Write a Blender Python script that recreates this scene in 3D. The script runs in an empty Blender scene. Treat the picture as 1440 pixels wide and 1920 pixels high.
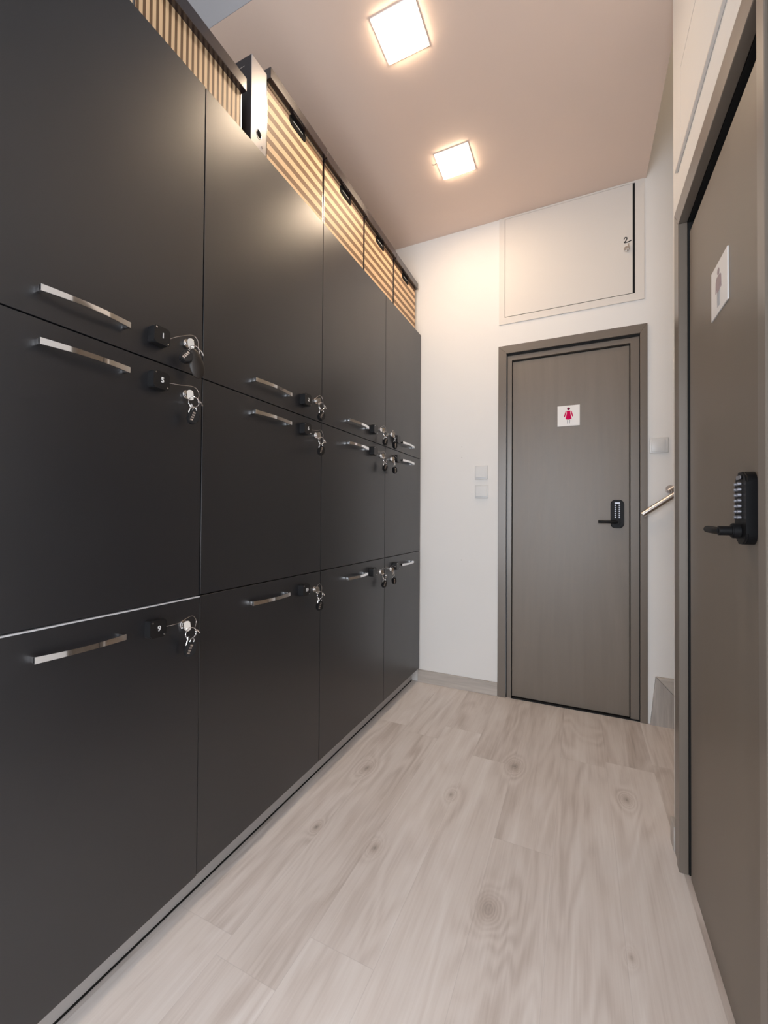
import bpy, bmesh, math, random
from mathutils import Vector, Matrix
random.seed(4)
PI = math.pi
S = bpy.context.scene

# ---------------------------------------------------------------- camera
F_PX, YAW, PITCH, ROLL, CAM_H = 784.2113, .4377, .0123, .0068, 1.12
cam_d = bpy.data.cameras.new('camera'); cam = bpy.data.objects.new('camera', cam_d)
S.collection.objects.link(cam); S.camera = cam
cam_d.sensor_fit = 'HORIZONTAL'; cam_d.sensor_width = 36; cam_d.lens = F_PX / 1440 * 36
cam_d.clip_start = .02
_f = Vector((-math.sin(YAW)*math.cos(PITCH), math.cos(YAW)*math.cos(PITCH), math.sin(PITCH)))
_r = Vector((math.cos(YAW), math.sin(YAW), 0)); _u = _r.cross(_f)
r2 = math.cos(ROLL)*_r + math.sin(ROLL)*_u; u2 = -math.sin(ROLL)*_r + math.cos(ROLL)*_u
cam.matrix_world = Matrix(((r2.x,u2.x,-_f.x,0),(r2.y,u2.y,-_f.y,0),(r2.z,u2.z,-_f.z,CAM_H),(0,0,0,1)))

# ---------------------------------------------------------------- world, daylight, exposure
S.view_settings.view_transform = 'Standard'; S.view_settings.look = 'None'
S.view_settings.gamma = 1; S.view_settings.use_curve_mapping = False
S.view_settings.exposure = 0.30
LAMP_STRENGTH = 57.0
LAMP_COLOR = (1.0, .765, .54)
W = bpy.data.worlds.new('world'); S.world = W; W.use_nodes = True
W.node_tree.nodes['Background'].inputs[0].default_value = (.75, .85, 1, 1)
W.node_tree.nodes['Background'].inputs[1].default_value = .6
dl = bpy.data.lights.new('daylight', 'AREA'); dl.shape = 'RECTANGLE'; dl.size = 1.5; dl.size_y = 2.1
dl.energy = 78; dl.color = (.87, .93, 1.0)
dlo = bpy.data.objects.new('daylight', dl); S.collection.objects.link(dlo)
dlo.location = (-.35, -1.85, 1.35); dlo.rotation_euler = (PI/2, 0, PI)   # shines along +Y through the entrance
dlo.rotation_euler = (-PI/2, 0, PI)
dlo.rotation_euler = Vector((0, 1, 0)).to_track_quat('-Z', 'Z').to_euler()

# ---------------------------------------------------------------- helpers
def link(o): S.collection.objects.link(o); return o
def mkobj(name, bm, mat, parent=None, smooth=False, loc=None):
    me = bpy.data.meshes.new(name)
    bmesh.ops.recalc_face_normals(bm, faces=bm.faces)
    bm.to_mesh(me); bm.free(); me.materials.append(mat)
    if smooth:
        for p in me.polygons: p.use_smooth = True
        me.set_sharp_from_angle(angle=math.radians(40))
    o = link(bpy.data.objects.new(name, me))
    if loc: o.location = loc
    if parent: o.parent = parent; o.matrix_parent_inverse = Matrix.Translation(-Vector(parent.location)) if True else None
    return o
def tag(o, label=None, cat=None, group=None, kind=None):
    if label: o['label'] = label
    if cat: o['category'] = cat
    if group: o['group'] = group
    if kind: o['kind'] = kind
    return o
def thing(name, loc, label, cat, group=None, kind=None):
    o = link(bpy.data.objects.new(name, None)); o.location = loc; o.empty_display_size = .05
    return tag(o, label, cat, group, kind)
def box(bm, x0, x1, y0, y1, z0, z1, bev=0, seg=2):
    m = Matrix.Translation(((x0+x1)/2, (y0+y1)/2, (z0+z1)/2)) @ Matrix.Diagonal((abs(x1-x0), abs(y1-y0), abs(z1-z0), 1))
    g = bmesh.ops.create_cube(bm, size=1, matrix=m)
    if bev:
        es = list({e for v in g['verts'] for e in v.link_edges})
        bmesh.ops.bevel(bm, geom=es, offset=bev, segments=seg, affect='EDGES', profile=.5)
    return bm
def B(*a, **k): return box(bmesh.new(), *a, **k)
def cyl(bm, c, axis, r, h, seg=24, r2_=None, bev=0):
    q = Vector(axis).to_track_quat('Z', 'Y').to_matrix().to_4x4()
    g = bmesh.ops.create_cone(bm, cap_ends=True, segments=seg, radius1=r, radius2=r if r2_ is None else r2_, depth=h, matrix=Matrix.Translation(c) @ q)
    if bev:
        es = [e for e in {e for v in g['verts'] for e in v.link_edges} if any(len(f.verts) > 4 for f in e.link_faces)]
        bmesh.ops.bevel(bm, geom=es, offset=bev, segments=2, affect='EDGES')
    return bm
def tube(bm, pts, r, seg=10, closed=False):
    pts = [Vector(p) for p in pts]; n = len(pts); rings = []
    ref = Vector((.31, .2, .93)).normalized()
    for i, p in enumerate(pts):
        a = pts[(i-1) % n] if (closed or i > 0) else p; b = pts[(i+1) % n] if (closed or i < n-1) else p
        t = (b-a).normalized(); u = t.cross(ref)
        if u.length < 1e-3: u = t.cross(Vector((1, 0, 0)))
        u.normalize(); v = t.cross(u)
        rings.append([bm.verts.new(p + r*(math.cos(2*PI*k/seg)*u + math.sin(2*PI*k/seg)*v)) for k in range(seg)])
    for i in range(n if closed else n-1):
        A, Bq = rings[i], rings[(i+1) % n]
        for k in range(seg): bm.faces.new((A[k], A[(k+1) % seg], Bq[(k+1) % seg], Bq[k]))
    if not closed: bm.faces.new(rings[0]); bm.faces.new(rings[-1])
    return bm
def prism(bm, poly, plane, d0, d1):
    """poly in 2D; plane 'YZ' extrudes along X from d0 to d1, 'XZ' along Y, 'XY' along Z"""
    def P(a, b, d): return {'YZ': (d, a, b), 'XZ': (a, d, b), 'XY': (a, b, d)}[plane]
    v0 = [bm.verts.new(P(a, b, d0)) for a, b in poly]; v1 = [bm.verts.new(P(a, b, d1)) for a, b in poly]
    n = len(poly); bm.faces.new(v0); bm.faces.new(v1)
    for i in range(n): bm.faces.new((v0[i], v0[(i+1) % n], v1[(i+1) % n], v1[i]))
    return bm
def rrect(a0, a1, b0, b1, r, n=6):
    out = []
    for ca, cb, s in ((a1-r, b1-r, 0), (a0+r, b1-r, PI/2), (a0+r, b0+r, PI), (a1-r, b0+r, 3*PI/2)):
        for i in range(n+1):
            t = s + PI/2*i/n; out.append((ca + r*math.cos(t), cb + r*math.sin(t)))
    return out
def spline(P, n=8, closed=False):
    P = [Vector(p) for p in P]; out = []; m = len(P)
    for i in range(m if closed else m-1):
        g = (lambda k: P[k % m]) if closed else (lambda k: P[min(max(k, 0), m-1)])
        a, b, c, d = g(i-1), g(i), g(i+1), g(i+2)
        for j in range(n):
            t = j/n
            out.append(.5*((2*b) + (c-a)*t + (2*a-5*b+4*c-d)*t*t + (3*b-a-3*c+d)*t**3))
    if not closed: out.append(P[-1])
    return out
def text_mesh(s, size, depth, M):
    cu = bpy.data.curves.new('glyph', 'FONT'); cu.body = s; cu.size = size; cu.extrude = depth/2; cu.align_x = 'CENTER'; cu.align_y = 'CENTER'
    cu.offset = size*.02
    o = bpy.data.objects.new('glyph', cu); S.collection.objects.link(o)
    bpy.context.view_layer.update()
    me = bpy.data.meshes.new_from_object(o.evaluated_get(bpy.context.evaluated_depsgraph_get()))
    bm = bmesh.new(); bm.from_mesh(me); bm.transform(M)
    bpy.data.objects.remove(o); bpy.data.curves.remove(cu); bpy.data.meshes.remove(me)
    return bm
FACE_X = Matrix(((0, 0, 1, 0), (1, 0, 0, 0), (0, 1, 0, 0), (0, 0, 0, 1)))      # glyph faces +X
FACE_NX = Matrix(((0, 0, -1, 0), (-1, 0, 0, 0), (0, 1, 0, 0), (0, 0, 0, 1)))   # glyph faces -X
FACE_NY = Matrix(((1, 0, 0, 0), (0, 0, -1, 0), (0, 1, 0, 0), (0, 0, 0, 1)))    # glyph faces -Y

# ---------------------------------------------------------------- materials
def srgb(r, g, b):
    f = lambda c: (c/255/12.92) if c/255 <= .04045 else ((c/255+.055)/1.055)**2.4
    return (f(r), f(g), f(b), 1)
class NT:
    def __init__(s, name):
        s.m = bpy.data.materials.new(name); s.m.use_nodes = True; s.t = s.m.node_tree; s.n = s.t.nodes
        s.b = s.n['Principled BSDF']
    def new(s, ty, **k):
        x = s.n.new(ty)
        for a, v in k.items():
            if a.startswith('i_'): x.inputs[a[2:].replace('_', ' ')].default_value = v
            else: setattr(x, a, v)
        return x
    def lk(s, a, b): s.t.links.new(a, b)
    def math(s, op, a, b=None, c=None, clamp=False):
        x = s.n.new('ShaderNodeMath'); x.operation = op; x.use_clamp = clamp
        for i, v in enumerate((a, b, c)):
            if v is None: continue
            if isinstance(v, (int, float)): x.inputs[i].default_value = v
            else: s.lk(v, x.inputs[i])
        return x.outputs[0]
    def ramp(s, fac, stops):
        x = s.n.new('ShaderNodeValToRGB'); e = x.color_ramp.elements
        while len(e) < len(stops): e.new(.5)
        for i, (p, c) in enumerate(stops): e[i].position = p; e[i].color = c
        s.lk(fac, x.inputs[0]); return x.outputs[0]
    def mix(s, fac, a, b, mode='MIX'):
        x = s.n.new('ShaderNodeMix'); x.data_type = 'RGBA'; x.blend_type = mode
        for sock, v in ((x.inputs[0], fac), (x.inputs[6], a), (x.inputs[7], b)):
            if isinstance(v, (int, float)): sock.default_value = v
            elif isinstance(v, tuple): sock.default_value = v
            else: s.lk(v, sock)
        return x.outputs[2]
    def noise(s, vec, scale, detail=3, rough=.5, dist=0):
        x = s.new('ShaderNodeTexNoise'); x.inputs['Scale'].default_value = scale; x.inputs['Detail'].default_value = detail
        x.inputs['Roughness'].default_value = rough; x.inputs['Distortion'].default_value = dist
        if vec is not None: s.lk(vec, x.inputs['Vector'])
        return x.outputs[0]
    def pos(s): return s.new('ShaderNodeNewGeometry').outputs['Position']
    def mapping(s, vec, scale=(1, 1, 1), loc=(0, 0, 0)):
        x = s.new('ShaderNodeMapping'); x.inputs['Scale'].default_value = scale; x.inputs['Location'].default_value = loc
        s.lk(vec, x.inputs['Vector']); return x.outputs[0]
def simple(name, col, rough=.5, rn=.12, metal=0, spec=.5, coat=0, coat_rough=.1, var=.0, vscale=8):
    t = NT(name); t.b.inputs['Base Color'].default_value = col; t.b.inputs['Roughness'].default_value = rough
    t.b.inputs['Metallic'].default_value = metal; t.b.inputs['Specular IOR Level'].default_value = spec
    t.b.inputs['Coat Weight'].default_value = coat; t.b.inputs['Coat Roughness'].default_value = coat_rough
    nz = t.noise(t.pos(), vscale)
    r = t.math('ADD', rough, t.math('MULTIPLY', t.math('SUBTRACT', nz, .5), rn if not metal else .03)); t.lk(r, t.b.inputs['Roughness'])
    if var:
        d = tuple(max(0, c*(1-var)) for c in col[:3]) + (1,)
        t.lk(t.mix(nz, d, col), t.b.inputs['Base Color'])
    return t.m
M = {}
M['wall'] = simple('wall_paint', (.81, .785, .76, 1), .65, spec=.3, var=.04, vscale=3)
M['ceil'] = simple('ceiling_paint', (.87, .70, .60, 1), .7, spec=.25, var=.05, vscale=2)
M['ceil_grey'] = simple('grey_ceiling_paint', (.36, .35, .36, 1), .7, spec=.25, var=.05, vscale=2)
M['hatch'] = simple('hatch_paint', (.72, .675, .63, 1), .5, spec=.4)
M['frame'] = simple('door_frame_paint', (.165, .136, .111, 1), .29, rn=.0, spec=.65, vscale=2)
M['rubber_and_gap'] = simple('gasket_rubber_and_gap_black', (.012, .012, .012, 1), .7, spec=.2)
M['void'] = simple('dark_interior', (.01, .01, .01, 1), .9, spec=.1)
M['chrome'] = simple('polished_chrome', (.90, .90, .91, 1), .07, metal=1)
M['steel'] = simple('brushed_steel', (.55, .50, .47, 1), .28, metal=1)
M['nickel'] = simple('nickel', (.80, .77, .73, 1), .2, metal=1)
M['blackplastic'] = simple('black_plastic', (.010, .010, .011, 1), .33, spec=.5)
M['blackmetal'] = simple('black_lacquered_metal', (.005, .005, .006, 1), .5, spec=.22)
M['digit'] = simple('white_print', (.8, .8, .8, 1), .5)
M['mark'] = simple('black_marker', (.01, .01, .01, 1), .6)
M['leather'] = simple('brown_black_leather', (.020, .014, .010, 1), .5, spec=.5, var=.4, vscale=60)
M['plinth'] = simple('grey_plinth_laminate', (.52, .50, .49, 1), .4, spec=.5)
M['carcass'] = simple('charcoal_chipboard', (.014, .014, .015, 1), .6, spec=.3)
M['switch'] = simple('white_switch_plastic', (.68, .67, .66, 1), .35, spec=.5)
M['sign'] = simple('white_sign_board', (.80, .77, .75, 1), .4, spec=.5)
M['pink'] = simple('magenta_print', (.60, .003, .085, 1), .8, spec=.1)
M['darkpink'] = simple('dark_magenta_print', (.16, .008, .04, 1), .8, spec=.1)
M['mauve'] = simple('mauve_print', (.36, .27, .28, 1), .5)
M['greyprint'] = simple('grey_print', (.40, .40, .42, 1), .5)
M['lid'] = simple('black_box_lid_card', (.026, .017, .017, 1), .2, spec=1.0)
M['binder'] = simple('dark_binder_card', (.020, .015, .017, 1), .5, spec=.5)
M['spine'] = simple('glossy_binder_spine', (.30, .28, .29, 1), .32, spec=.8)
M['silverprint'] = simple('silver_button_metal', (.42, .42, .46, 1), .45, metal=1)
# locker door laminate: satin charcoal with faint finger marks
t = NT('charcoal_satin_laminate'); p = t.pos()
t.b.inputs['Base Color'].default_value = (.0100, .0106, .0140, 1)
sm = t.noise(t.mapping(p, (1, 2.2, 1.4)), 1.6, 4, .55, .4)
t.lk(t.math('ADD', .36, t.math('MULTIPLY', t.math('SUBTRACT', sm, .5), .10)), t.b.inputs['Roughness'])
t.b.inputs['Specular IOR Level'].default_value = 1.0
M['locker'] = t.m
M['edge_light'] = simple('painted_edge_light', (.62, .62, .65, 1), .3)  # pale colour stands in for light caught on a door edge
# painted door leaf: grey-brown with vertical wiped smears
t = NT('grey_brown_door_paint'); p = t.pos()
n1 = t.noise(t.mapping(p, (7, 7, .8)), 1.0, 5, .6, .8)
n2 = t.noise(t.mapping(p, (22, 22, 1.4)), 1.0, 4, .6, .3)
nn = t.math('MULTIPLY_ADD', n2, .35, t.math('MULTIPLY', n1, .65))
t.lk(t.ramp(nn, [(.30, (.148, .117, .090, 1)), (.68, (.190, .154, .122, 1))]), t.b.inputs['Base Color'])
t.lk(t.ramp(nn, [(.3, (.38, .38, .38, 1)), (.7, (.45, .45, .45, 1))]), t.b.inputs['Roughness'])
t.b.inputs['Specular IOR Level'].default_value = .6
M['leaf'] = t.m
# floor: pale oak planks along Y with cathedral grain and knots
t = NT('pale_oak_planks'); p = t.pos()
sep = t.new('ShaderNodeSeparateXYZ'); t.lk(p, sep.inputs[0]); X, Y = sep.outputs[0], sep.outputs[1]
PW = .19
row = t.math('FLOOR', t.math('DIVIDE', t.math('ADD', X, 5.02), PW))
wn = t.new('ShaderNodeTexWhiteNoise', noise_dimensions='1D'); t.lk(row, wn.inputs['W'])
yo = t.math('ADD', Y, t.math('MULTIPLY', wn.outputs['Value'], 1.25))
colid = t.math('FLOOR', t.math('DIVIDE', t.math('ADD', yo, 5), 1.25))
wn2 = t.new('ShaderNodeTexWhiteNoise', noise_dimensions='2D'); cb = t.new('ShaderNodeCombineXYZ'); t.lk(row, cb.inputs[0]); t.lk(colid, cb.inputs[1]); t.lk(cb.outputs[0], wn2.inputs['Vector'])
off = t.new('ShaderNodeVectorMath', operation='SCALE'); t.lk(wn2.outputs['Color'], off.inputs[0]); off.inputs['Scale'].default_value = 7
vec = t.new('ShaderNodeVectorMath', operation='ADD'); t.lk(p, vec.inputs[0]); t.lk(off.outputs[0], vec.inputs[1])
KN = [(-.859,1.674,.016),(-.265,1.974,.022),(-.471,1.662,.010),(.17,1.935,.016),(-.234,1.227,.030),(-.627,1.285,.014),(-.86,1.28,.010),(.12,1.25,.008)]
kd = None; kb = None
for kx, ky, kr in KN:
    v = t.new('ShaderNodeVectorMath', operation='DISTANCE'); m = t.mapping(p, (1, .55, 1)); t.lk(m, v.inputs[0]); v.inputs[1].default_value = (kx, ky*.55, 0)
    d = t.math('DIVIDE', v.outputs['Value'], kr)
    g = t.math('DIVIDE', 1, t.math('ADD', 1, t.math('MULTIPLY', d, d)))     # soft bump round the knot
    kd = g if kd is None else t.math('MAXIMUM', kd, g)
broad = t.noise(t.mapping(vec.outputs[0], (3.0, .55, 1)), 1.0, 3, .55, .5)
field = t.math('ADD', t.math('MULTIPLY', broad, 1.0), t.math('MULTIPLY', kd, .55))
rings = t.math('SINE', t.math('MULTIPLY', field, 95))
ringw = t.noise(t.mapping(vec.outputs[0], (5, .8, 1), (3, 1, 0)), 1.0, 2)
rings = t.math('MULTIPLY', rings, t.math('MULTIPLY', t.math('SUBTRACT', ringw, .32, clamp=True), 2.2))
fine = t.noise(t.mapping(vec.outputs[0], (150, 4, 1)), 1.0, 4, .6)
blot = t.noise(t.mapping(vec.outputs[0], (9, 1.0, 1)), 1.0, 4, .6, .6)
val = t.math('ADD', .5, t.math('MULTIPLY', rings, .12))
val = t.math('ADD', val, t.math('MULTIPLY', t.math('SUBTRACT', fine, .5), .30))
val = t.math('ADD', val, t.math('MULTIPLY', t.math('SUBTRACT', blot, .5), .75))
val = t.math('ADD', val, t.math('MULTIPLY', t.math('SUBTRACT', wn2.outputs['Value'], .5), .16))
val = t.math('SUBTRACT', val, t.math('MULTIPLY', t.math('POWER', kd, 1.6), .34))
colr = t.ramp(val, [(.0, (.17, .14, .125, 1)), (.30, (.57, .495, .45, 1)), (.52, (.74, .67, .63, 1)), (.78, (.86, .805, .775, 1))])
fx = t.math('FRACT', t.math('DIVIDE', t.math('ADD', X, 5.02), PW)); sx = t.math('LESS_THAN', t.math('ABSOLUTE', t.math('SUBTRACT', fx, .5)), .4955)
fy = t.math('FRACT', t.math('DIVIDE', t.math('ADD', yo, 5), 1.25)); sy = t.math('LESS_THAN', t.math('ABSOLUTE', t.math('SUBTRACT', fy, .5)), .4992)
seam = t.math('MULTIPLY', sx, sy)
t.lk(t.mix(t.math('MULTIPLY_ADD', seam, .22, .78), (.42, .37, .35, 1), colr), t.b.inputs['Base Color'])
t.lk(t.math('ADD', .38, t.math('MULTIPLY', fine, .15)), t.b.inputs['Roughness'])
t.b.inputs['Specular IOR Level'].default_value = .4
M['floor'] = t.m
# grey wood of the skirting boards
def wood(name, scale, c0, c1):
    t = NT(name); n = t.noise(t.mapping(t.pos(), scale), 1.0, 4, .6, .5)
    t.lk(t.ramp(n, [(.3, c0), (.7, c1)]), t.b.inputs['Base Color']); t.b.inputs['Roughness'].default_value = .45
    return t.m
M['skirt'] = wood('grey_oak_skirting', (2.5, 2.5, 40), (.40, .355, .32, 1), (.54, .49, .445, 1))
M['skirt_v'] = wood('grey_oak_upright_grain', (45, 20, 2.5), (.32, .285, .26, 1), (.50, .455, .42, 1))
# striped card boxes
def stripes(name, axis, period, phase, duty=.55, dark=srgb(108, 82, 58)):
    t = NT(name); s = t.new('ShaderNodeSeparateXYZ'); t.lk(t.pos(), s.inputs[0])
    f = t.math('FRACT', t.math('DIVIDE', t.math('ADD', s.outputs[axis], phase), period))
    k = t.math('LESS_THAN', f, duty)
    t.lk(t.mix(k, dark, srgb(226, 196, 158)), t.b.inputs['Base Color']); t.b.inputs['Roughness'].default_value = .5
    t.b.inputs['Specular IOR Level'].default_value = .35
    return t.m
M['vstripe'] = stripes('upright_striped_card', 1, .0187, 5.0)
M['hstripe'] = stripes('level_striped_card', 2, .0460, 5.004, .5, srgb(128, 98, 72))
# lamps
t = NT('lit_lamp_diffuser'); t.b.inputs['Base Color'].default_value = (.9, .9, .9, 1)
t.b.inputs['Emission Color'].default_value = LAMP_COLOR + (1,); t.b.inputs['Emission Strength'].default_value = LAMP_STRENGTH
M['lamp'] = t.m
M['lampframe'] = simple('white_lamp_frame', (.85, .82, .78, 1), .4)
g = NT('entrance_glass'); g.b.inputs['Transmission Weight'].default_value = 1; g.b.inputs['Roughness'].default_value = 0; g.b.inputs['IOR'].default_value = 1.02
M['glass'] = g.m

# ---------------------------------------------------------------- room
XL, XF, YB, XR, H, HN = -1.50, -.9905, 2.7075, .300, 3.0239, 3.6
YN = -1.70          # entrance end, behind the camera
YC = 1.165          # where the lower ceiling starts
YS = 1.765          # far end of the right wall, the stairwell starts
XC = .334           # edge of the ceiling over the corridor
def struct(name, bm, m, label=None, cat=None, parent=None):
    o = mkobj(name, bm, m, parent)
    if parent is None: tag(o, label, cat, kind='structure')
    return o
struct('floor', B(XL-.1, 1.9, YN-.1, YB+.1, -.1, 0), M['floor'], 'pale grey oak plank floor of the corridor', 'floor')
struct('wall_left', B(XL-.1, XL, YN, YB, 0, HN), M['wall'], 'white wall behind the lockers', 'wall')
# back wall with the door opening
DX0, DX1, DT = -.468, .338, 2.204
bm = bmesh.new()
box(bm, XL-.1, DX0+.04, YB, YB+.14, 0, 4.4); box(bm, DX1-.03, 1.9, YB, YB+.14, 0, 4.4); box(bm, DX0+.04, DX1-.03, YB, YB+.14, DT-.04, 4.4)
struct('wall_back', bm, M['wall'], 'white end wall with the grey door and light switches', 'wall')
# right wall with the near door opening
RY0, RY1, RT = .868, 1.70, 2.155
bm = bmesh.new()
box(bm, XR, XR+.13, YN, RY0+.05, 0, HN); box(bm, XR, XR+.13, RY1-.05, YS, 0, HN); box(bm, XR, XR+.13, RY0+.05, RY1-.05, RT-.05, HN)
struct('wall_right', bm, M['wall'], 'white right wall above and around the near door', 'wall')
bm = bmesh.new(); box(bm, XL, XC, YC, YB, H, H+.10); box(bm, XL, XR, YC, YC+.04, H+.1, HN)
struct('ceiling', bm, M['ceil'], 'beige ceiling with two square lamps', 'ceiling')
struct('ceiling_near', B(XL-.1, XR+.13, YN, YC+.04, HN, HN+.1), M['ceil_grey'], 'grey raised ceiling nearest the camera', 'ceiling')
struct('ceiling_riser', B(XL, XR, YC-.0015, YC, H+.0, HN), M['ceil_grey'], 'grey upright step between the two ceiling levels', 'ceiling step')
# stairwell shell
bm = bmesh.new(); box(bm, XR+.13, 1.9, YS-.1, YS, 0, 4.4)
struct('wall_stair', bm, M['wall'], 'side wall of the stairwell behind the near door', 'wall')
struct('wall_stair_end', B(1.9, 2.0, YS-.1, YB+.14, 0, 4.4), M['wall'], 'far wall of the stairwell', 'wall')
struct('wall_stair_upper', B(XC-.1, XC, YS, YB, H+.1, 4.4), M['wall'], 'upper wall over the corridor edge of the stairwell', 'wall')
struct('ceiling_stair', B(XC-.1, 2.0, YS-.1, YB+.14, 4.4, 4.5), M['ceil'], 'high ceiling of the stairwell', 'ceiling')
sl = bpy.data.lights.new('stair_fill', 'AREA'); sl.shape = 'SQUARE'; sl.size = .35; sl.energy = 3.2; sl.color = (1, .80, .58)  # unseen fill light, added to brighten the dark stairwell wall
slo = bpy.data.objects.new('stair_fill', sl); S.collection.objects.link(slo); slo.location = (1.15, 2.15, 4.37)
# entrance end, behind the camera: wall with a tall glazed opening
bm = bmesh.new()
box(bm, XL-.1, -1.15, YN-.1, YN, 0, HN); box(bm, .28, XR+.13, YN-.1, YN, 0, HN); box(bm, -1.15, .28, YN-.1, YN, 2.45, HN)
struct('wall_front', bm, M['wall'], 'entrance wall with a tall window opening', 'wall')
w = thing('window_1', (-.435, YN-.05, 0), 'tall window at the entrance end of the corridor', 'window', kind='structure')
bm = bmesh.new()
for a in (-1.15, -.46, .23): box(bm, a, a+.05, YN-.08, YN-.02, 0, 2.45)
box(bm, -1.10, .23, YN-.08, YN-.02, 2.39, 2.45); box(bm, -1.10, .23, YN-.08, YN-.02, 0, .08)
mkobj('window_frame', bm, M['frame'], w)

# skirting boards
struct('baseboard_back', B(-1.0, DX0, YB-.014, YB, 0, .083, bev=.002), M['skirt'], 'grey oak skirting under the light switches', 'skirting board')
struct('baseboard_right', B(XR-.012, XR, RY1+.005, YS, 0, .083, bev=.002), M['skirt'], 'short grey oak skirting beside the near door frame', 'skirting board')

# ---------------------------------------------------------------- doors
def keypad_lock(parent, face, origin, hh=.080):
    """face 'NY': plate lies on an XZ plane facing -Y; face 'NX': on a YZ plane facing -X. origin = centre of plate on the leaf."""
    ox, oy, oz = origin
    if face == 'NY':
        T = Matrix(((1, 0, 0, ox), (0, 0, -1, oy), (0, 1, 0, oz), (0, 0, 0, 1)))
    else:
        T = Matrix(((0, 0, -1, ox), (-1, 0, 0, oy), (0, 1, 0, oz), (0, 0, 0, 1)))
    # local frame: a right, b up, c outwards; lever points to -a
    def fin(name, bm, m, par, smooth=True): bm.transform(T); return mkobj(name, bm, m, par, smooth)
    bm = bmesh.new(); prism(bm, rrect(-.033, .033, -hh, hh, .022, 8), 'XY', 0, .018)
    es = [e for e in bm.edges if all(v.co.z > .017 for v in e.verts)]
    bmesh.ops.bevel(bm, geom=es, offset=.004, segments=3, affect='EDGES')
    k = fin('keypad_lock', bm, M['blackmetal'], parent); k['label'] = 'black push-button code lock with a lever handle'
    bm = bmesh.new(); prism(bm, rrect(-.013, .013, .058, .066, .003, 3), 'XY', .020, .0212); fin('logo_plate', bm, M['silverprint'], k)
    for r_ in range(7):
        for s_ in (-1, 1):
            bm = bmesh.new(); cyl(bm, (s_*.0098, .049-r_*.0112, .0225), (0, 0, 1), .0037, .006, 14, bev=.0008)
            fin('code_button', bm, M['silverprint'], k)
    bm = bmesh.new(); cyl(bm, (0, -.046, .026), (0, 0, 1), .0155, .014, 28, bev=.002)
    cyl(bm, (0, -.046, .042), (0, 0, 1), .0095, .024, 20)
    pts = spline([(0, -.046, .050), (-.020, -.046, .053), (-.050, -.0455, .053), (-.098, -.045, .050)], 6)
    tube(bm, pts, .0075, 14)
    fin('lever_handle', bm, M['blackmetal'], k)
def pictogram(parent, face, c, h, woman, mats, d):
    """toilet pictogram, centred at c, height h, on the sign face"""
    cx, cz = c; pl = 'XZ' if face == 'NY' else 'YZ'; s = h
    d0, d1 = d
    n = 20
    out = []
    def P(pts): return [(cx + a*s, cz + b*s) for a, b in pts]
    head = P([(.085*math.cos(2*PI*i/n), .40 + .085*math.sin(2*PI*i/n)) for i in range(n)])
    mkobj('figure_head', prism(bmesh.new(), head, pl, d0, d1), mats[0], parent)
    if woman:
        bd = [(-.10, .28), (.10, .28), (.095, .16), (.17, -.20), (.09, -.24), (0, -.25), (-.09, -.24), (-.17, -.20), (-.095, .16)]
        arms = ([(-.11, .28), (-.17, .24), (-.26, -.06), (-.21, -.09), (-.125, .14)], [(.11, .28), (.17, .24), (.26, -.06), (.21, -.09), (.125, .14)])
        legs = ([(-.09, -.27), (-.03, -.27), (-.03, -.48), (-.08, -.48)], [(.03, -.27), (.09, -.27), (.08, -.48), (.03, -.48)])
    else:
        bd = [(-.15, .29), (.15, .29), (.17, .05), (.12, -.10), (-.12, -.10), (-.17, .05)]
        arms = ([(-.16, .28), (-.22, .22), (-.24, -.08), (-.18, -.09), (-.175, .10)], [(.16, .28), (.22, .22), (.24, -.08), (.18, -.09), (.175, .10)])
        legs = ([(-.11, -.11), (-.015, -.11), (-.02, -.48), (-.09, -.48)], [(.015, -.11), (.11, -.11), (.09, -.48), (.02, -.48)])
    bm = prism(bmesh.new(), P(bd), pl, d0, d1)
    for a in arms: prism(bm, P(a), pl, d0, d1)
    mkobj('figure_body', bm, mats[1], parent)
    bm = bmesh.new()
    for a in legs: prism(bm, P(a), pl, d0, d1)
    mkobj('figure_legs', bm, mats[2], parent)

# door_1: grey door in the end wall
d1_ = thing('door_1', (-.066, YB, 0), 'grey painted door in the end wall with a pink woman sign', 'door', kind='structure')
y = YB
def mitre_frame(x0, x1, z1, wl, wr, wt, c0, c1, plane, base=0.0):
    """casing as three boards with mitred corners; polys in the wall plane"""
    bms = []
    for poly in ([(x0, base), (x0+wl, base), (x0+wl, z1-wt), (x0, z1)],
                 [(x1-wr, base), (x1, base), (x1, z1), (x1-wr, z1-wt)],
                 [(x0, z1), (x0+wl, z1-wt), (x1-wr, z1-wt), (x1, z1)]):
        bm = prism(bmesh.new(), poly, plane, c0, c1); bmesh.ops.recalc_face_normals(bm, faces=bm.faces)
        bmesh.ops.bevel(bm, geom=bm.edges[:], offset=.0013, segments=1, affect='EDGES'); bms.append(bm)
    return bms
for bm in mitre_frame(DX0, DX1, DT, .050, .035, .050, y-.013, y+.002, 'XZ'): mkobj('casing', bm, M['frame'], d1_)
bm = bmesh.new()
for x0, x1, z0, z1 in ((-.4165, -.4135, 0, 2.154), (.3005, .3035, 0, 2.154), (-.4165, .3035, 2.142, 2.154)): box(bm, x0, x1, y-.003, y+.03, z0, z1)
mkobj('gasket', bm, M['rubber_and_gap'], d1_)
bm = bmesh.new()
prism(bm, [(-.4135, 0), (-.387, 0), (-.387, 2.112), (-.4135, 2.142)], 'XZ', y+.004, y+.06)
prism(bm, [(.3005, 0), (.3005, 2.142), (.258, 2.112), (.258, 0)], 'XZ', y+.004, y+.06)
prism(bm, [(-.4135, 2.142), (-.387, 2.112), (.258, 2.112), (.3005, 2.142)], 'XZ', y+.004, y+.06)
mkobj('inner_frame', bm, M['frame'], d1_)
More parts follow.
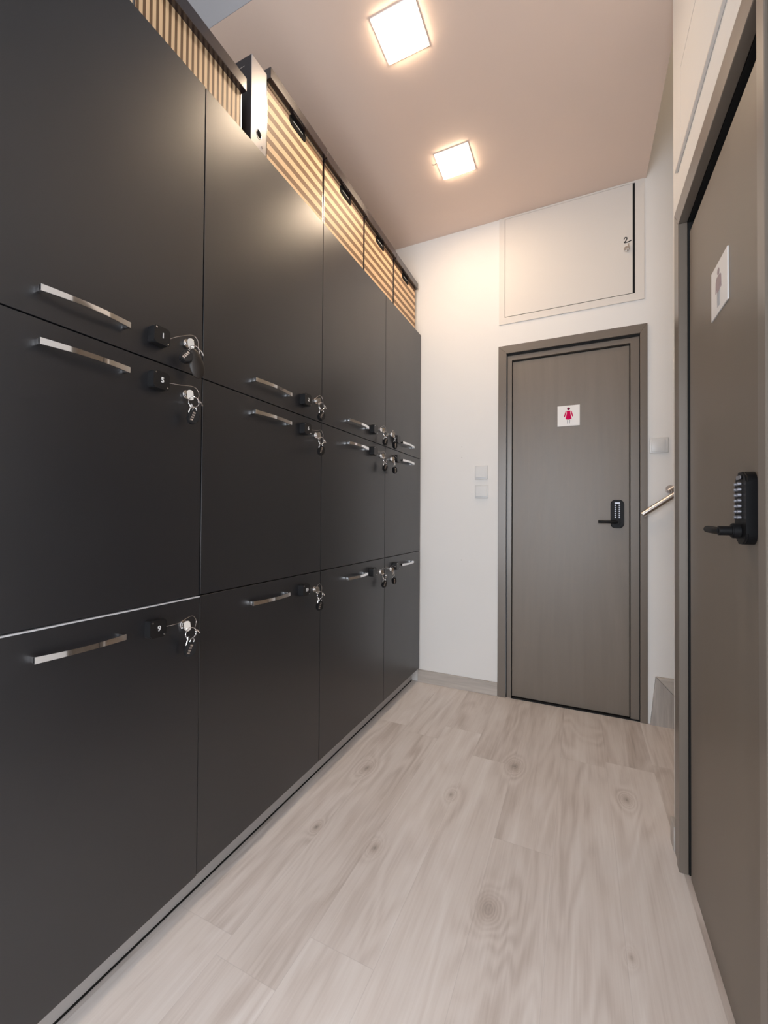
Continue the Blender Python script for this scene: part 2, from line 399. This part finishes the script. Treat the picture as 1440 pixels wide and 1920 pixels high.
bm = bmesh.new(); box(bm, -.387, .258, y+.030, y+.034, .0, 2.112)
mkobj('shadow_gap', bm, M['rubber_and_gap'], d1_)
leaf = mkobj('door_leaf', B(-.383, .254, y+.018, y+.058, .008, 2.104, bev=.0015), M['leaf'], d1_)
sg = mkobj('door_sign', B(-.122, 0, y+.0150, y+.018, 1.672, 1.795, bev=.0005), M['sign'], d1_); sg['label'] = 'white square sign with a pink woman figure'
pictogram(sg, 'NY', (-.061, 1.735), .100, True, (M['darkpink'], M['pink'], M['greyprint']), (y+.0144, y+.0149))
keypad_lock(d1_, 'NY', (.193, y+.018, 1.147))
mkobj('threshold', B(-.387, .30, y-.004, y+.06, 0, .006, bev=.001), M['blackmetal'], d1_)

# door_2: near door in the right wall
d2_ = thing('door_2', (XR, 1.31, 0), 'large grey-brown door in the right wall nearest the camera', 'door', kind='structure')
XC0, XLF = .287, .313
for bm in mitre_frame(RY0, RY1, RT, .045, .045, .045, XC0+.004, XR+.004, 'YZ'): mkobj('casing', bm, M['frame'], d2_)
for bm in mitre_frame(RY0+.052, RY1-.052, RT-.053, .035, .035, .030, XC0, XLF-.001, 'YZ'): mkobj('inner_frame', bm, M['frame'], d2_)
bm = bmesh.new()
for a in ((RY0+.0452, RY0+.0518), (RY1-.0518, RY1-.0452)): box(bm, XR-.003, XR+.02, a[0], a[1], 0, RT-.0455)
box(bm, XR-.003, XR+.02, RY0+.0452, RY1-.0452, RT-.0528, RT-.0452)
box(bm, XLF+.0002, XLF+.024, RY1-.087, RY1-.06, 0, RT-.085); box(bm, XLF+.0002, XLF+.024, RY0+.06, RY1-.06, RT-.085, RT-.07); mkobj('gasket', bm, M['rubber_and_gap'], d2_)
bm = B(XLF+.024, XLF+.028, RY0+.08, RY1-.08, 0, RT-.07); mkobj('shadow_gap', bm, M['rubber_and_gap'], d2_)
bm = B(XLF, XLF+.040, RY0+.092, RY1-.112, .006, RT-.130, bev=.0015); mkobj('door_leaf', bm, M['leaf'], d2_)
sg = mkobj('door_sign', B(XLF-.003, XLF, 1.210, 1.341, 1.632, 1.757, bev=.0005), M['sign'], d2_); sg['label'] = 'white square sign with a faded mauve figure'
pictogram(sg, 'NX', (1.278, 1.694), .098, False, (M['mauve'], M['mauve'], M['greyprint']), (XLF-.0036, XLF-.0031))
keypad_lock(d2_, 'NX', (XLF, 1.075, 1.143), .073)

# ---------------------------------------------------------------- cupboard hatches
h1 = thing('cupboard_hatch', (-.07, YB, 2.35), 'beige cupboard hatch above the end door with a handwritten 2', 'cupboard hatch')
bm = bmesh.new()
for x0, x1, z0, z1 in ((-.466, -.431, 2.345, H-.001), (.280, .325, 2.345, H-.001), (-.431, .280, 2.345, 2.386), (-.431, .280, 3.012, H-.001)):
    box(bm, x0, x1, YB-.006, YB-.0002, z0, z1)
mkobj('hatch_frame', bm, M['hatch'], h1)
mkobj('shadow_gap', B(-.431, .280, YB-.0015, YB-.0003, 2.386, 3.012), M['rubber_and_gap'], h1)
pn = mkobj('hatch_door', B(-.429, .2685, YB-.0075, YB-.002, 2.389, 3.010, bev=.0008), M['hatch'], h1)
bm = bmesh.new(); cyl(bm, (.238, YB-.015, 2.640), (0, 1, 0), .0145, .015, 24, bev=.002)
kn = mkobj('knob', bm, M['nickel'], pn, True)
bm = bmesh.new(); box(bm, .243, .249, YB-.026, YB-.012, 2.632, 2.664, bev=.001); cyl(bm, (.238, YB-.0235, 2.640), (0, 1, 0), .006, .003, 16)
mkobj('latch', bm, M['nickel'], pn, True)
pts = spline([(.226, YB-.0078, 2.702), (.232, YB-.0078, 2.711), (.240, YB-.0078, 2.706), (.236, YB-.0078, 2.693), (.227, YB-.0078, 2.683), (.240, YB-.0078, 2.682), (.262, YB-.0078, 2.687)], 5)
o = mkobj('handwritten_number', tube(bmesh.new(), pts, .0026, 6), M['mark'], pn, True)

h2 = thing('cupboard_hatch', (XR, 1.27, 2.29), 'beige cupboard hatch high on the right wall above the near door', 'cupboard hatch')
bm = bmesh.new()
for y0, y1, z0, z1 in ((1.617, 1.69, 2.300, 2.64), (.93, 1.617, 2.589, 2.64), (.85, .93, 2.300, 2.64)):
    box(bm, XR-.005, XR-.0002, y0, y1, z0, z1)
mkobj('hatch_frame', bm, M['wall'], h2)
mkobj('shadow_gap', B(XR-.0015, XR-.0003, .93, 1.617, 2.300, 2.589), M['rubber_and_gap'], h2)
mkobj('hatch_door', B(XR-.0050, XR-.002, .933, 1.6155, 2.3005, 2.5855, bev=.0005), M['wall'], h2)
mkobj('bottom_trim', B(XR-.009, XR-.0002, .85, 1.69, 2.293, 2.2998, bev=.001), M['hatch'], h2)

# ---------------------------------------------------------------- ceiling lamps
def lamp(cx, cy, label):
    L = thing('ceiling_light', (cx, cy, H), label, 'ceiling light', 'square ceiling lights')
    a = .084
    bm = bmesh.new()
    for x0, x1, y0, y1 in ((-a-.006, -a, -a-.006, a+.006), (a, a+.006, -a-.006, a+.006), (-a, a, -a-.006, -a), (-a, a, a, a+.006)):
        box(bm, cx+x0, cx+x1, cy+y0, cy+y1, H-.004, H)
    mkobj('lamp_frame', bm, M['lampframe'], L)
    mkobj('diffuser', B(cx-a, cx+a, cy-a, cy+a, H-.010, H-.0005, bev=.004, seg=3), M['lamp'], L)
lamp(-.638, 1.487, 'lit square ceiling lamp nearer the camera')
lamp(-.605, 2.160, 'lit square ceiling lamp nearer the end wall')
bm = bmesh.new(); tube(bm, [(-.722, 2.128, H-.001), (-.712, 2.131, H-.004), (-.700, 2.128, H-.002)], .0012, 6)
tag(mkobj('wire_stub', bm, M['mark'], smooth=True), 'tiny dark wire end on the ceiling beside the farther lamp', 'wire')

# ---------------------------------------------------------------- switches, wall plugs
def switch(cx, cz, w, h, label, group, side=False):
    s = thing('light_switch', (cx, YB, cz), label, 'light switch', group)
    mkobj('switch_plate', B(cx-w/2, cx+w/2, YB-.009, YB-.0002, cz-h/2, cz+h/2, bev=.003), M['switch'], s, True)
    i = .008
    if side:
        mkobj('rocker', B(cx-w/2+i, cx+w/2-.016, YB-.0125, YB-.0092, cz-h/2+i, cz+h/2-i, bev=.0014), M['switch'], s, True)
    else:
        bm = prism(bmesh.new(), [(YB-.0092, cz-h/2+.013), (YB-.0155, cz-h/2+.013), (YB-.0110, cz+h/2-i), (YB-.0092, cz+h/2-i)], 'YZ', cx-w/2+i, cx+w/2-i)
        mkobj('rocker', bm, M['switch'], s)
switch(-.574, 1.412, .082, .088, 'white rocker light switch on the end wall, upper of the stacked pair', 'switches left of the end door')
switch(-.572, 1.288, .084, .084, 'white rocker light switch on the end wall, lower of the stacked pair', 'switches left of the end door')
switch(.392, 1.523, .088, .084, 'white light switch right of the end door above the handrail', None, True)
for z_, lb in ((1.586, 'tiny wall plug on the end wall, topmost of three'), (1.516, 'tiny wall plug on the end wall, middle of three'), (.842, 'tiny wall plug on the end wall, low below the switches')):
    bm = cyl(bmesh.new(), (-.703, YB-.0006, z_), (0, 1, 0), .0032, .0012, 10); tag(mkobj('wall_plug', bm, M['steel']), lb, 'wall plug', 'wall plugs on the end wall')

# ---------------------------------------------------------------- handrail and stairs
hr = thing('handrail', (.31, YB-.055, 1.143), 'brushed steel handrail rising to the right on the stairwell wall', 'handrail')
dx, dz = .128, .094
L_ = 1.35/dx*.1
bm = tube(bmesh.new(), [(.309, YB-.058, 1.143), (.309+dx*9, YB-.058, 1.143+dz*9)], .0155, 20); mkobj('rail', bm, M['steel'], hr, True)
for k_ in (1.04, 7.5):
    px_, pz_ = .309+dx*k_, 1.143+dz*k_
    bm = bmesh.new(); tube(bm, spline([(px_, YB-.058, pz_+.012), (px_, YB-.052, pz_+.034), (px_, YB-.030, pz_+.040), (px_, YB-.001, pz_+.040)], 5), .006, 12)
    cyl(bm, (px_, YB-.006, pz_+.040), (0, 1, 0), .022, .012, 24, bev=.002)
    tube(bm, [(px_-.014, YB-.052, pz_+.030), (px_+.024, YB-.052, pz_+.058)], .0085, 12)
    mkobj('wall_bracket', bm, M['steel'], hr, True)
sk = thing('stair_skirting', (.45, YB, 0), 'grey wood boards against the wall at the foot of the stairs', 'stair skirting')
mkobj('lower_board', prism(bmesh.new(), [(.350, 0), (.375, .262), (.447, .186), (.56, .07), (.56, 0)], 'XZ', YB-.016, YB-.0002), M['skirt_v'], sk)
mkobj('upper_board', prism(bmesh.new(), [(.379, .262), (.60, .262), (.60, .031), (.450, .186)], 'XZ', YB-.020, YB-.0002), M['skirt'], sk)
st = thing('staircase', (.65, 2.25, 0), 'wooden stair flight rising to the right behind the near door', 'staircase')
for i in range(4):
    mkobj('step', B(.62+i*.27, .62+(i+1)*.27+.0, YS+.01, YB-.03, 0, .18*(i+1), bev=.003), M['skirt'], st)

# ---------------------------------------------------------------- lockers
Z = [.0937, .8915, 1.5179, 2.3735]
YSEAM = [.245, .8688, 1.4882, 2.1261, 2.700]
pl_ = mkobj('plinth', B(XL+.03, -1.045, .245, 2.700, 0, .0925), M['plinth'])
mkobj('floor_gap_line', B(-1.0449, -1.0425, .245, 2.700, 0, .005), M['rubber_and_gap'], pl_)  # black strip painting the dark gap line between plinth and floor
tag(pl_, 'light grey plinth board under the row of lockers', 'plinth')
HZ = [.833, 1.466, 1.573]                      # handle height per row
COLN = ['nearest column', 'second column', 'third column', 'last column by the end wall']
ROWN = ['bottom', 'middle', 'top']
def handle_bm(y0, y1, z):
    """flat bow handle: a thin ribbon arching out from the door, with feet at both ends"""
    bm = bmesh.new(); n = 18; prof = []
    x0 = XF
    for i in range(n+1):
        t_ = i/n; yy = y0 + (y1-y0)*t_
        xx = x0 + .022 + .010*math.sin(PI*t_)
        th = .0026 + .0035*abs(2*t_-1)**2
        prof.append((yy, xx, th))
    def hh(t_): return .0068 - .0012*math.sin(PI*t_)
    rows = []
    for i, (yy, xx, th) in enumerate(prof):
        h_ = hh(i/n)
        rows.append([bm.verts.new(q) for q in ((xx, yy, z-h_), (xx, yy, z+h_), (xx-th, yy, z+h_), (xx-th, yy, z-h_))])
    for i in range(n):
        for k in range(4): bm.faces.new((rows[i][k], rows[i][(k+1) % 4], rows[i+1][(k+1) % 4], rows[i+1][k]))
    bm.faces.new(rows[0]); bm.faces.new(rows[-1])
    bmesh.ops.recalc_face_normals(bm, faces=bm.faces)
    es = [e for e in bm.edges if abs(e.verts[0].co.y-e.verts[1].co.y) > 1e-5]
    bmesh.ops.bevel(bm, geom=es, offset=.0007, segments=2, affect='EDGES')
    box(bm, x0-.0002, x0+.019, y0, y0+.007, z-.0062, z+.0062, bev=.0006); box(bm, x0-.0002, x0+.019, y1-.007, y1, z-.0062, z+.0062, bev=.0006)
    return bm
def reel(parent, yc, zc, num, tilt, cord_pts):
    a = .0225
    bm = bmesh.new(); prism(bm, rrect(-a, a, -a*.98, a*.98, .006, 5), 'YZ', 0, .024)
    es = [e for e in bm.edges if all(v.co.x > .023 for v in e.verts)]
    bmesh.ops.bevel(bm, geom=es, offset=.002, segments=2, affect='EDGES')
    bm.transform(Matrix.Translation((XF, yc, zc)) @ Matrix.Rotation(tilt, 4, 'X'))
    k = mkobj('key_reel', bm, M['blackplastic'], parent, True); k['label'] = 'square black key reel screwed to the door'
    for s_ in (-1, 1):
        bm = cyl(bmesh.new(), (.0245, s_*.0165, -s_*.0165), (1, 0, 0), .0020, .0014, 12)
        bm.transform(Matrix.Translation((XF, yc, zc)) @ Matrix.Rotation(tilt, 4, 'X')); mkobj('screw', bm, M['chrome'], k)
    if num:
        bm = text_mesh(num, .0185, .0006, Matrix.Translation((XF+.0245, yc+.002, zc)) @ Matrix.Rotation(tilt, 4, 'X') @ FACE_X)
        mkobj('number', bm, M['digit'], k)
def tagbody(bm, c, ang, w=.0145, h=.0195, th=.0075, swing=-.35):
    T = Matrix.Translation(c) @ Matrix.Rotation(ang, 4, 'X') @ Matrix.Rotation(swing, 4, 'Z')
    b = bmesh.new(); prism(b, [(-w*.55, h), (w*.55, h), (w, h*.55), (w, -h*.45), (w*.35, -h), (-w*.5, -h), (-w, -h*.5), (-w, h*.5)], 'YZ', -th, th)
    bmesh.ops.recalc_face_normals(b, faces=b.faces); bmesh.ops.bevel(b, geom=b.edges[:], offset=.0022, segments=2, affect='EDGES')
    b.transform(T); me = bpy.data.meshes.new('tmp'); b.to_mesh(me); b.free(); bm.from_mesh(me); bpy.data.meshes.remove(me)
    return T
def key_bunch(yl, zl, label, big=False, ang=.2, dirn=1, cord_pts=None):
    """key standing in the lock, split ring through it, combination tag hanging below"""
    g = thing('key_bunch', (XF+.01, yl, zl), label, 'keys', 'key bunches hanging from the locker locks')
    # key: blade in the lock, large stadium-shaped bow
    bm = bmesh.new(); prism(bm, rrect(-.0085, .0085, -.0175, .0115, .0082, 6), 'YZ', -.0012, .0012)
    bmesh.ops.recalc_face_normals(bm, faces=bm.faces); bmesh.ops.bevel(bm, geom=bm.edges[:], offset=.0005, segments=1, affect='EDGES')
    bm.transform(Matrix.Translation((XF+.020, yl, zl)) @ Matrix.Rotation(-.60, 4, 'Z') @ Matrix.Rotation(.12*dirn, 4, 'X'))
    box(bm, XF+.0090, XF+.018, yl-.0012, yl+.0012, zl-.003, zl+.003)
    mkobj('key', bm, M['nickel'], g, True)
    # split ring
    rc = Vector((XF+.029, yl+.004*dirn, zl-.0225)); R_ = .0145
    u_ = Vector((.25, .95*dirn, .1)).normalized(); v_ = Vector((-.1, .05, 1)).normalized()
    bm = bmesh.new(); tube(bm, [rc + R_*(math.cos(a_)*u_+math.sin(a_)*v_) + Vector((.0008*a_/6.28, 0, 0)) for a_ in [4*PI*i/48 for i in range(48)]], .0011, 7)
    mkobj('split_ring', bm, M['chrome'], g, True)
    mkobj('cord', tube(bmesh.new(), spline(cord_pts, 8), .0007, 6), M['steel'], g, True)
    # swivel clip of the reel cord
    bm = bmesh.new(); c0 = rc + R_*u_*.95
    tube(bm, spline([c0+Vector((0, -.003*dirn, .004)), c0+Vector((.002, .004*dirn, .003)), c0+Vector((.001, .010*dirn, -.002)), c0+Vector((0, .014*dirn, -.006))], 4), .0022, 8)
    mkobj('swivel_clip', bm, M['chrome'], g, True)
    # spare key hanging in the ring
    bm = bmesh.new(); kb_ = rc + Vector((-.001, -.006*dirn, -.010))
    prism(bm, rrect(-.006, .006, -.009, .004, .004, 4), 'YZ', -.0009, .0009); prism(bm, [(-.0025, -.009), (.0025, -.009), (.0025, -.024), (0, -.027), (-.0025, -.024)], 'YZ', -.0008, .0008)
    bmesh.ops.scale(bm, vec=(1, .85, .85), verts=bm.verts)
    bm.transform(Matrix.Translation(kb_) @ Matrix.Rotation(-.35*dirn, 4, 'X') @ Matrix.Rotation(.5, 4, 'Z')); mkobj('spare_key', bm, M['nickel'], g, True)
    # combination tag
    tc = rc + (Vector((0, -.026*dirn, -.026)) if big else Vector((.001, -.002*dirn, -.0425)))
    aa = -ang*dirn if not big else -.55
    bm = bmesh.new(); T = tagbody(bm, tc, aa)
    o = mkobj('combination_tag', bm, M['blackplastic'], g, True)
    sh = bmesh.new(); tube(sh, spline([(0, -.005, .018), (0, -.0045, .025), (0, 0, .029), (0, .0045, .025), (0, .005, .018)], 5), .0013, 8); sh.transform(T)
    mkobj('shackle', sh, M['chrome'], g, True)
    for q in range(4):
        b = bmesh.new(); cyl(b, (.0066, -.0045-.0012*q+.003, .0105-.0068*q), (0, 1, 0), .0025, .0066, 12); b.transform(T); mkobj('dial', b, M['steel'], o, True)
    if big:
        b = bmesh.new(); bmesh.ops.create_uvsphere(b, u_segments=28, v_segments=18, radius=1)
        for v in b.verts:
            k_ = 1 + .18*(-v.co.z)
            v.co = Vector((v.co.x*.0095, v.co.y*.0205*k_, v.co.z*.040))
        b.transform(Matrix.Translation(rc+Vector((.006, .002, -.036))) @ Matrix.Rotation(.28, 4, 'X') @ Matrix.Rotation(-.35, 4, 'Z'))
        o = mkobj('leather_fob', b, M['leather'], g, True); o['label'] = 'large dark oval key fob'
cols = [(0.457, .641, .722, .811, 1), (1.066, 1.258, 1.357, 1.437, 1), (1.690, 1.885, 1.962, 2.058, 1), (2.335, 2.530, 2.268, 2.196, -1)]
NUM = {(0, 2): '1', (0, 1): '5', (0, 0): '9', (1, 2): '2', (1, 1): '6', (1, 0): '10'}
LZ = [.822, 1.455, 1.597]
for c in range(4):
    y0, y1 = YSEAM[c]+.0012, YSEAM[c+1]-.0012
    h0, h1_, ry, ly, dr = cols[c]
    for r in (2, 1, 0):
        z0, z1 = Z[r]+.0012, Z[r+1]-.0012
        if r == 0: z0 = Z[0]
        numtxt = NUM.get((c, r))
        lb = 'matt charcoal locker, %s row, %s' % (ROWN[r], COLN[c]) + (', reel numbered %s' % numtxt if numtxt else '')
        lk_ = thing('locker', ((XL+XF)/2, (y0+y1)/2, Z[r] if r else .0927), lb, 'locker', 'charcoal lockers along the left wall')
        mkobj('locker_body', B(XL+.002, XF-.0195, y0, y1, Z[r]+.0003 if r else .0927, Z[r+1]-.0003), M['carcass'], lk_)
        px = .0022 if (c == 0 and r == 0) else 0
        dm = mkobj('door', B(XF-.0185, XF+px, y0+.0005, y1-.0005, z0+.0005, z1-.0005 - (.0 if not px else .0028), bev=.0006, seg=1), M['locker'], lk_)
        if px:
            e_ = mkobj('edge_highlight', B(XF-.0185, XF+.003, y0+.0005, y1-.0005, z1-.0033, z1-.0004), M['edge_light'], dm); e_['label'] = 'top edge strip painted pale as if catching light'  # highlight along the door's top edge, painted as a pale strip
        hb = mkobj('handle', handle_bm(h0, h1_, HZ[r]), M['chrome'], dm, True); hb['label'] = 'polished chrome bow handle'
        lz = LZ[r]
        bm = bmesh.new(); cyl(bm, (XF+.0035, ly, lz), (1, 0, 0), .0115, .0072, 28, bev=.0012); cyl(bm, (XF+.0078, ly, lz), (1, 0, 0), .006, .0016, 20)
        mkobj('cylinder_lock', bm, M['chrome'], dm, True)
        rz = HZ[r] + (.007 if r == 2 else 0)
        e0 = Vector((XF+.018, ry+.0225*dr, rz)); rcv = Vector((XF+.028, ly+.017*dr, lz-.014))
        if r == 2: cp = [e0, e0+Vector((.006, .022*dr, .015)), Vector((XF+.020, ly+.004*dr, lz+.022)), Vector((XF+.024, ly+.020*dr, lz+.012)), rcv]
        else: cp = [e0, e0+Vector((.010, .030*dr, .002)), Vector((XF+.022, ly+.012*dr, lz+.022)), Vector((XF+.024, ly+.026*dr, lz+.006)), rcv]
        reel(lk_, ry, rz, numtxt, random.uniform(-.03, .03), cp)
        lbk = 'key bunch hanging from the %s row lock, %s' % (ROWN[r], COLN[c])
        if c == 0 and r == 2: lbk = 'key bunch with a big dark oval fob on the nearest top locker'
        key_bunch(ly, lz, lbk, big=(c == 0 and r == 2), ang=.18+.25*random.random(), dirn=dr, cord_pts=cp)

# ---------------------------------------------------------------- things on top of the lockers
ZT = Z[3]
def storage_box(y0, y1, h, mat, label, group, depth=.34, xf=-1.022, lid_h=.040, lid_out=.020, slot=True, tilt=0):
    g = thing('storage_box', (xf-depth/2, (y0+y1)/2, ZT), label, 'storage box', group)
    zb = ZT + .0006
    zt = ZT + h
    mkobj('box_body', B(xf-depth, xf, y0+.004, y1-.004, zb, zt-.004, bev=.001), mat, g)
    # binding strips on the upright edges
    bm = bmesh.new()
    for yy in (y0+.0035, y1-.0065): box(bm, xf-.006, xf+.0008, yy, yy+.003, zb, zt-.006)
    mkobj('edge_binding', bm, M['lid'], g)
    bm = bmesh.new(); box(bm, xf-depth-.006, xf+lid_out, y0+.0005, y1-.0005, zt-lid_h*.15, zt+lid_h*.85, bev=.0015)
    mkobj('lid', bm, M['lid'], g)
    if slot:
        ym = (y0+y1)/2
        outer = rrect(ym-.052, ym+.052, zt-.046, zt-.008, .014, 5); mkobj('handle_slot', prism(bmesh.new(), outer, 'YZ', xf-.002, xf+.0022), M['void'], g)
        mkobj('slot_grip', tube(bmesh.new(), [(xf+.0022, ym-.030, zt-.024), (xf+.0022, ym+.030, zt-.024)], .0013, 8), M['lampframe'], g, True)
hb_ = .3205
G = 'striped storage boxes on the lockers'
storage_box(.668, 1.045, .162, M['vstripe'], 'low storage box with fine upright cream and brown stripes, nearest the camera', G, slot=False, lid_h=.044, lid_out=.020)
storage_box(1.160, 1.530, .322, M['hstripe'], 'level-striped cream storage box with black lid, beside the dark binder', G)
storage_box(1.532, 1.912, .318, M['hstripe'], 'level-striped cream storage box, second after the dark binder', G)
storage_box(1.914, 2.292, .314, M['hstripe'], 'level-striped cream storage box, third after the dark binder', G)
storage_box(2.294, 2.668, .310, M['hstripe'], 'level-striped cream storage box, last one against the end wall', G)
# lever-arch binder
bd = thing('lever_arch_binder', (-1.17, 1.11, ZT), 'dark lever arch binder with a shiny spine between two striped boxes', 'binder')
bm = bmesh.new(); xs, xb = -1.012, -1.30
cov = [(xb, ZT+.0006), (xs, ZT+.0006), (xs, ZT+.318)] + [(xs - (xs-xb)*i/10, ZT+.318 - .010*(i/10)**2*0 - .018*(i/10)**3) for i in range(1, 11)]
prism(bm, cov, 'XZ', 1.0745, 1.0775); prism(bm, cov, 'XZ', 1.1465, 1.1495)
mkobj('cover', bm, M['binder'], bd)
sp = mkobj('spine', B(xs-.001, xs+.002, 1.0745, 1.1495, ZT+.0006, ZT+.318, bev=.0006), M['spine'], bd); sp['label'] = 'shiny spine reflecting the lamp'
ring = [(xs+.0025, 1.112+.0115*math.cos(a_), ZT+.072+.0155*math.sin(a_)) for a_ in [2*PI*i/26 for i in range(26)]]
mkobj('finger_ring', tube(bmesh.new(), ring, .0014, 8, closed=True), M['chrome'], sp, True)
mkobj('finger_hole', prism(bmesh.new(), [(1.112+.0105*math.cos(2*PI*i/24), ZT+.072+.0145*math.sin(2*PI*i/24)) for i in range(24)], 'YZ', xs+.0019, xs+.0024), M['void'], sp)
bm = cyl(bmesh.new(), (xs+.003, 1.128, ZT+.038), (1, 0, 0), .004, .002, 14); mkobj('rivet', bm, M['chrome'], sp, True)
mkobj('paper_block', B(xb+.02, xs-.010, 1.0785, 1.1455, ZT+.002, ZT+.295), M['sign'], bd)
mkobj('cover_crease', B(xs-.10, xs-.03, 1.0737, 1.0744, ZT+.288, ZT+.2895), M['nickel'], bd)
